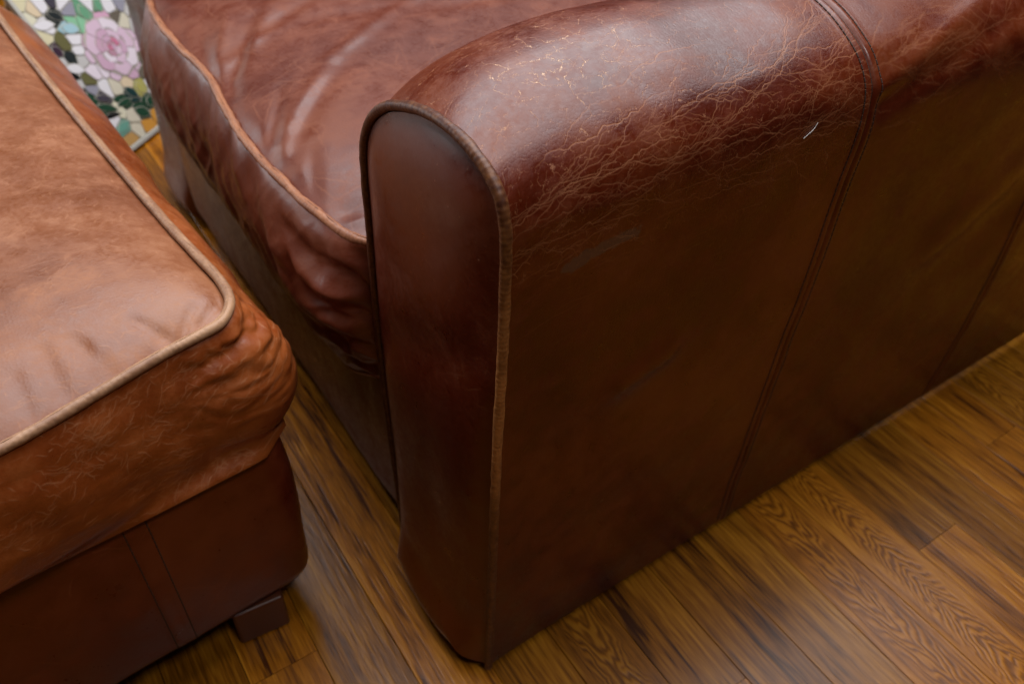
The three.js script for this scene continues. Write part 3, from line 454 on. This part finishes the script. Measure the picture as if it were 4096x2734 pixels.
const SEEDS = [[60, 60, 'cr'], [140, 40, 'cy'], [240, 90, 'be'], [310, 40, 'wh'], [390, 10, 'dg'], [520, 80, 'mv'], [640, 100, 'gr'], [740, 40, 'gr'], [690, 20, 'wh'], [840, 50, 'wh'], [930, 20, 'mv'], [1010, 70, 'gw'], [130, 165, 'cr'], [410, 125, 'dk'], [320, 205, 'wh'], [530, 225, 'bl'], [640, 185, 'pg'], [230, 150, 'cr'], [950, 170, 'pa'], [905, 140, 'tb'], [190, 240, 'cr'], [330, 300, 'cy'], [315, 375, 'cr'], [430, 410, 'pu'], [500, 350, 'ol'], [545, 455, 'dk'], [570, 315, 'wh'], [610, 400, 'wh'], [640, 470, 'gw'],
  [560, 545, 'wh'], [480, 500, 'gw'], [555, 605, 'bk'], [600, 660, 'gw'], [690, 640, 'ol'], [630, 735, 'bk'], [715, 700, 'mv'], [820, 700, 'wh'], [900, 690, 'pa'], [990, 650, 'be'], [1080, 690, 'oy'], [1140, 560, 'tb'], [1190, 650, 'wh'], [1020, 735, 'dt'], [800, 765, 'dg'], [820, 850, 'gg'], [960, 800, 'gg'], [870, 885, 'bk'], [885, 930, 'wh'], [960, 990, 'tg'], [1100, 870, 'gg'], [1170, 790, 'gg'], [1235, 890, 'go'], [1030, 905, 'pa'], [1160, 995, 'go'], [1040, 1090, 'gd'], [1070, 1015, 'pa'], [930, 870, 'cr'], [1210, 740, 'gw'], [1100, 450, 'tb'], [1060, 200, 'gw'], [1280, 800, 'pa'], [1300, 930, 'go'], [1350, 700, 'gg'], [1250, 560, 'wh'], [700, 780, 'gg'], [560, 180, 'pg'], [470, 30, 'wh'],
  // the rose
  [720, 225, 'p1'], [800, 140, 'pk'], [880, 225, 'p4'], [980, 280, 'p1'], [1040, 370, 'p1'], [1045, 480, 'p1'], [950, 490, 'p2'], [800, 530, 'p4'], [900, 575, 'p1'], [690, 360, 'p2'], [700, 440, 'p1'], [760, 300, 'p6'], [840, 265, 'p6'], [910, 310, 'p2'], [945, 390, 'p1'], [890, 400, 'p5'], [850, 430, 'p2'], [780, 420, 'p6'], [745, 370, 'p1'], [800, 345, 'p3'], [850, 330, 'p3'], [835, 380, 'p2'], [720, 560, 'p4'], [1000, 560, 'p2']].map(([a, b, c]) => [...gpx(a, b), c]);
seed = 5; const pal = ['cr', 'wh', 'gw', 'gg', 'tg', 'cy', 'pa', 'dk', 'go', 'pg', 'be', 'p1'];
for (let i = 0; i < 900 && SEEDS.length < 190; i++) { const s = rr(0.03, GW - 0.02), t = rr(0.03, GH - 0.02); if (SEEDS.every(([a, b]) => Math.hypot(a - s, b - t) > 0.036)) { if (s > 0.27 || t > 0.42) SEEDS.push([s, t, pal[Math.floor(rnd() * pal.length)]]); } }
const glassMats = {};
for (const k in G) glassMats[k] = new THREE.MeshPhysicalMaterial({ color: new THREE.Color(G[k]).multiplyScalar(0.68), roughness: 0.22, clearcoat: 0.3, clearcoatRoughness: 0.1 });
const leadMat = new THREE.MeshStandardMaterial({ color: new THREE.Color().setRGB(0.36, 0.34, 0.28), roughness: 0.42, metalness: 0.35 });
{ const g = new THREE.BoxGeometry(GW, GH, 0.004); g.translate(GW / 2, GH / 2, -0.0035); mesh('solder_ground', g, leadMat, glass); }
const frameMat = new THREE.MeshStandardMaterial({ color: new THREE.Color().setRGB(0.42, 0.41, 0.36), roughness: 0.4, metalness: 0.3 });
for (const [x, y, w, h] of [[GW / 2, 0.005, GW + 0.004, 0.010], [GW / 2, GH - 0.005, GW + 0.004, 0.010], [0.004, GH / 2, 0.010, GH - 0.0204], [GW - 0.004, GH / 2, 0.010, GH - 0.0204]]) { const g = new RoundedBoxGeometry(w, h, 0.011, 3, 0.002); g.translate(x, y, -0.0015); mesh('frame', g, frameMat, glass); }
{ const g = new THREE.CylinderGeometry(0.006, 0.006, 0.60, 12); const m = mesh('prop', g, frameMat, glass); const topL = V3(GW / 2, 0.56, -0.012), topW = topL.clone().applyMatrix4(glass.matrixWorld), footW = topW.clone().addScaledVector(gh, 0.22); footW.y = FLOOR + 0.004; const a = topW.clone().applyMatrix4(inv), b = footW.clone().applyMatrix4(inv); m.scale.y = a.distanceTo(b) / 0.60; m.position.copy(a).add(b).multiplyScalar(.5); m.quaternion.setFromUnitVectors(V3(0, 1, 0), b.clone().sub(a).normalize()); }
function clipCell(i) {
  let poly = [[0.0095, 0.0105], [GW - 0.0095, 0.0105], [GW - 0.0095, GH - 0.0105], [0.0095, GH - 0.0105]]; const [sx, sy] = SEEDS[i];
  for (let j = 0; j < SEEDS.length; j++) if (j !== i) {
    const [qx, qy] = SEEDS[j], dx = qx - sx, dy = qy - sy, L = Math.hypot(dx, dy); if (L > 0.35 || L < 1e-5) continue; const nx = dx / L, ny = dy / L, m = L / 2 - 0.0012, out = [];
    for (let k = 0; k < poly.length; k++) { const a = poly[k], b = poly[(k + 1) % poly.length], da = (a[0] - sx) * nx + (a[1] - sy) * ny - m, db = (b[0] - sx) * nx + (b[1] - sy) * ny - m; if (da <= 0) out.push(a); if ((da < 0 && db > 0) || (da > 0 && db < 0)) { const t = da / (da - db); out.push([lerp(a[0], b[0], t), lerp(a[1], b[1], t)]); } }
    poly = out; if (poly.length < 3) return null;
  }
  return poly;
}
const roseC = gpx(862, 365), RR = 0.060;
function piece(name, sh, depth, z, m) { const g = new THREE.ExtrudeGeometry(sh, { depth, bevelEnabled: false, curveSegments: 5 }); g.translate(0, 0, z); mesh(name, g, m, glass); }
{ const back = new THREE.Shape(); for (let k = 0; k <= 48; k++) { const a = k / 48 * 6.2832, r = RR * (1.03 + 0.05 * Math.cos(7 * a + 0.4)); back[k ? 'lineTo' : 'moveTo'](roseC[0] + r * Math.cos(a), roseC[1] + r * Math.sin(a)); } piece('rose_ground', back, 0.001, 0.0006, leadMat);
  const rings = [[0.000, 0.010, 3, 0.3], [0.0115, 0.022, 5, 0.9], [0.0235, 0.037, 6, 0.1], [0.0385, RR, 7, 0.45]], pc = [['p3', 'p5', 'p2'], ['p2', 'p6', 'p3', 'p1', 'p5'], ['p1', 'p2', 'p6', 'p4', 'p1', 'p2'], ['p4', 'p1', 'p1', 'p2', 'p1', 'p4', 'p1']];
  rings.forEach(([r0, r1, n, a0], q) => { for (let k = 0; k < n; k++) { const A = a0 + k / n * 6.2832, B = a0 + (k + 1) / n * 6.2832, gap = 0.0009, sh = new THREE.Shape(), N = 10; const P = (a, r) => [roseC[0] + r * Math.cos(a), roseC[1] + r * Math.sin(a)];
    for (let i = 0; i <= N; i++) { const t = i / N, a = lerp(A + gap / r1, B - gap / r1, t), r = r1 * (0.90 + 0.10 * Math.sin(Math.PI * t) + 0.03 * Math.sin(9 * t + k)); i ? sh.lineTo(...P(a, r)) : sh.moveTo(...P(a, r)); }
    for (let i = N; i >= 0; i--) { const t = i / N, a = lerp(A + gap / Math.max(r0, 0.003), B - gap / Math.max(r0, 0.003), t); sh.lineTo(...P(a, Math.max(0.001, r0 * (0.92 + 0.10 * Math.sin(Math.PI * t))))); }
    piece('petal', sh, 0.0016, 0.0012, glassMats[pc[q][k]]); } });
  const LV = [[800, 775, 130, 60, 0.1, 'dg'], [830, 850, 170, 60, 0.15, 'gg'], [965, 805, 120, 55, -0.5, 'gg'], [1105, 880, 130, 80, 0.3, 'gg'], [1170, 795, 90, 70, 0.9, 'gg'], [960, 995, 120, 80, -0.9, 'tg'], [1020, 725, 130, 60, 0.6, 'dt'], [620, 735, 150, 70, 0.8, 'bk'], [560, 605, 130, 60, 0.2, 'bk'], [440, 410, 120, 60, 0.7, 'pu'], [420, 130, 150, 60, 0.4, 'dk'], [650, 105, 150, 70, 0.9, 'gr'], [755, 45, 120, 60, 1.0, 'gr'], [1085, 690, 110, 50, 1.0, 'oy'], [540, 230, 140, 90, 0.2, 'bl'], [330, 205, 170, 90, -0.1, 'wh'], [580, 545, 150, 80, 0.2, 'wh'], [865, 910, 150, 40, -0.3, 'bk']];
  for (const [zu, zv, L, W, rot, col] of LV) { const e = (k, du, dv) => gpx(zu + k * (du * Math.cos(rot) - dv * Math.sin(rot)), zv + k * (du * Math.sin(rot) + dv * Math.cos(rot))); const leaf = (k) => { const sh = new THREE.Shape(); sh.moveTo(...e(k, -L / 2, 0)); sh.quadraticCurveTo(...e(k, -L * 0.05, -W * 0.95), ...e(k, L / 2, 0)); sh.quadraticCurveTo(...e(k, 0, W * 0.85), ...e(k, -L / 2, 0)); return sh; };
    piece('leaf_edging', leaf(1.16), 0.0009, 0.0005, leadMat); piece('leaf', leaf(1), 0.0014, 0.0008, glassMats[col]); } }
for (let i = 0; i < SEEDS.length; i++) {
  const [sx, sy, c] = SEEDS[i]; if (Math.hypot(sx - roseC[0], sy - roseC[1]) < RR * 0.8 || sx < 0.0 || sy < 0.0 || sx > GW || sy > GH) continue; const poly = clipCell(i); if (!poly) continue;
  const sh = new THREE.Shape(); const n = poly.length;                     // corners cut round
  for (let k = 0; k < n; k++) { const a = poly[(k + n - 1) % n], b = poly[k], d = poly[(k + 1) % n], p = [lerp(b[0], a[0], 0.22), lerp(b[1], a[1], 0.22)], q = [lerp(b[0], d[0], 0.22), lerp(b[1], d[1], 0.22)]; if (!k) sh.moveTo(...p); else sh.lineTo(...p); sh.quadraticCurveTo(b[0], b[1], ...q); }
  const g = new THREE.ExtrudeGeometry(sh, { depth: 0.0022, bevelEnabled: false, curveSegments: 2 }); g.translate(0, 0, -0.0012); mesh('glass_piece', g, glassMats[c], glass);
}

// ---------------------------------------------------------------- a stray white hair on the arm
{ const q = [[3272, 490], [3258, 513], [3236, 535], [3208, 551]].map(([u, v]) => { let best = null, bd = 1e9; for (let x = 0.28; x < 0.36; x += 0.0008) for (let a = 0.48; a < 0.60; a += 0.0008) { const p = armPt(x, a / ML[NT], 0.0008), s = V3(p[0], p[1], p[2]).project(camera), e = Math.hypot((s.x * .5 + .5) * 4096 - u, (-s.y * .5 + .5) * 2734 - v); if (e < bd) { bd = e; best = V3(p[0], p[1], p[2]); } } return best; });
  const h = mesh('hair_strand', tube(q, 0.00022, 24, 5), new THREE.MeshStandardMaterial({ color: 0xe8e6e2, roughness: 0.5 }), scene); h.userData = { label: 'short curved white hair lying on the cracked arm leather', category: 'hair' }; }

renderer.render(scene, camera);
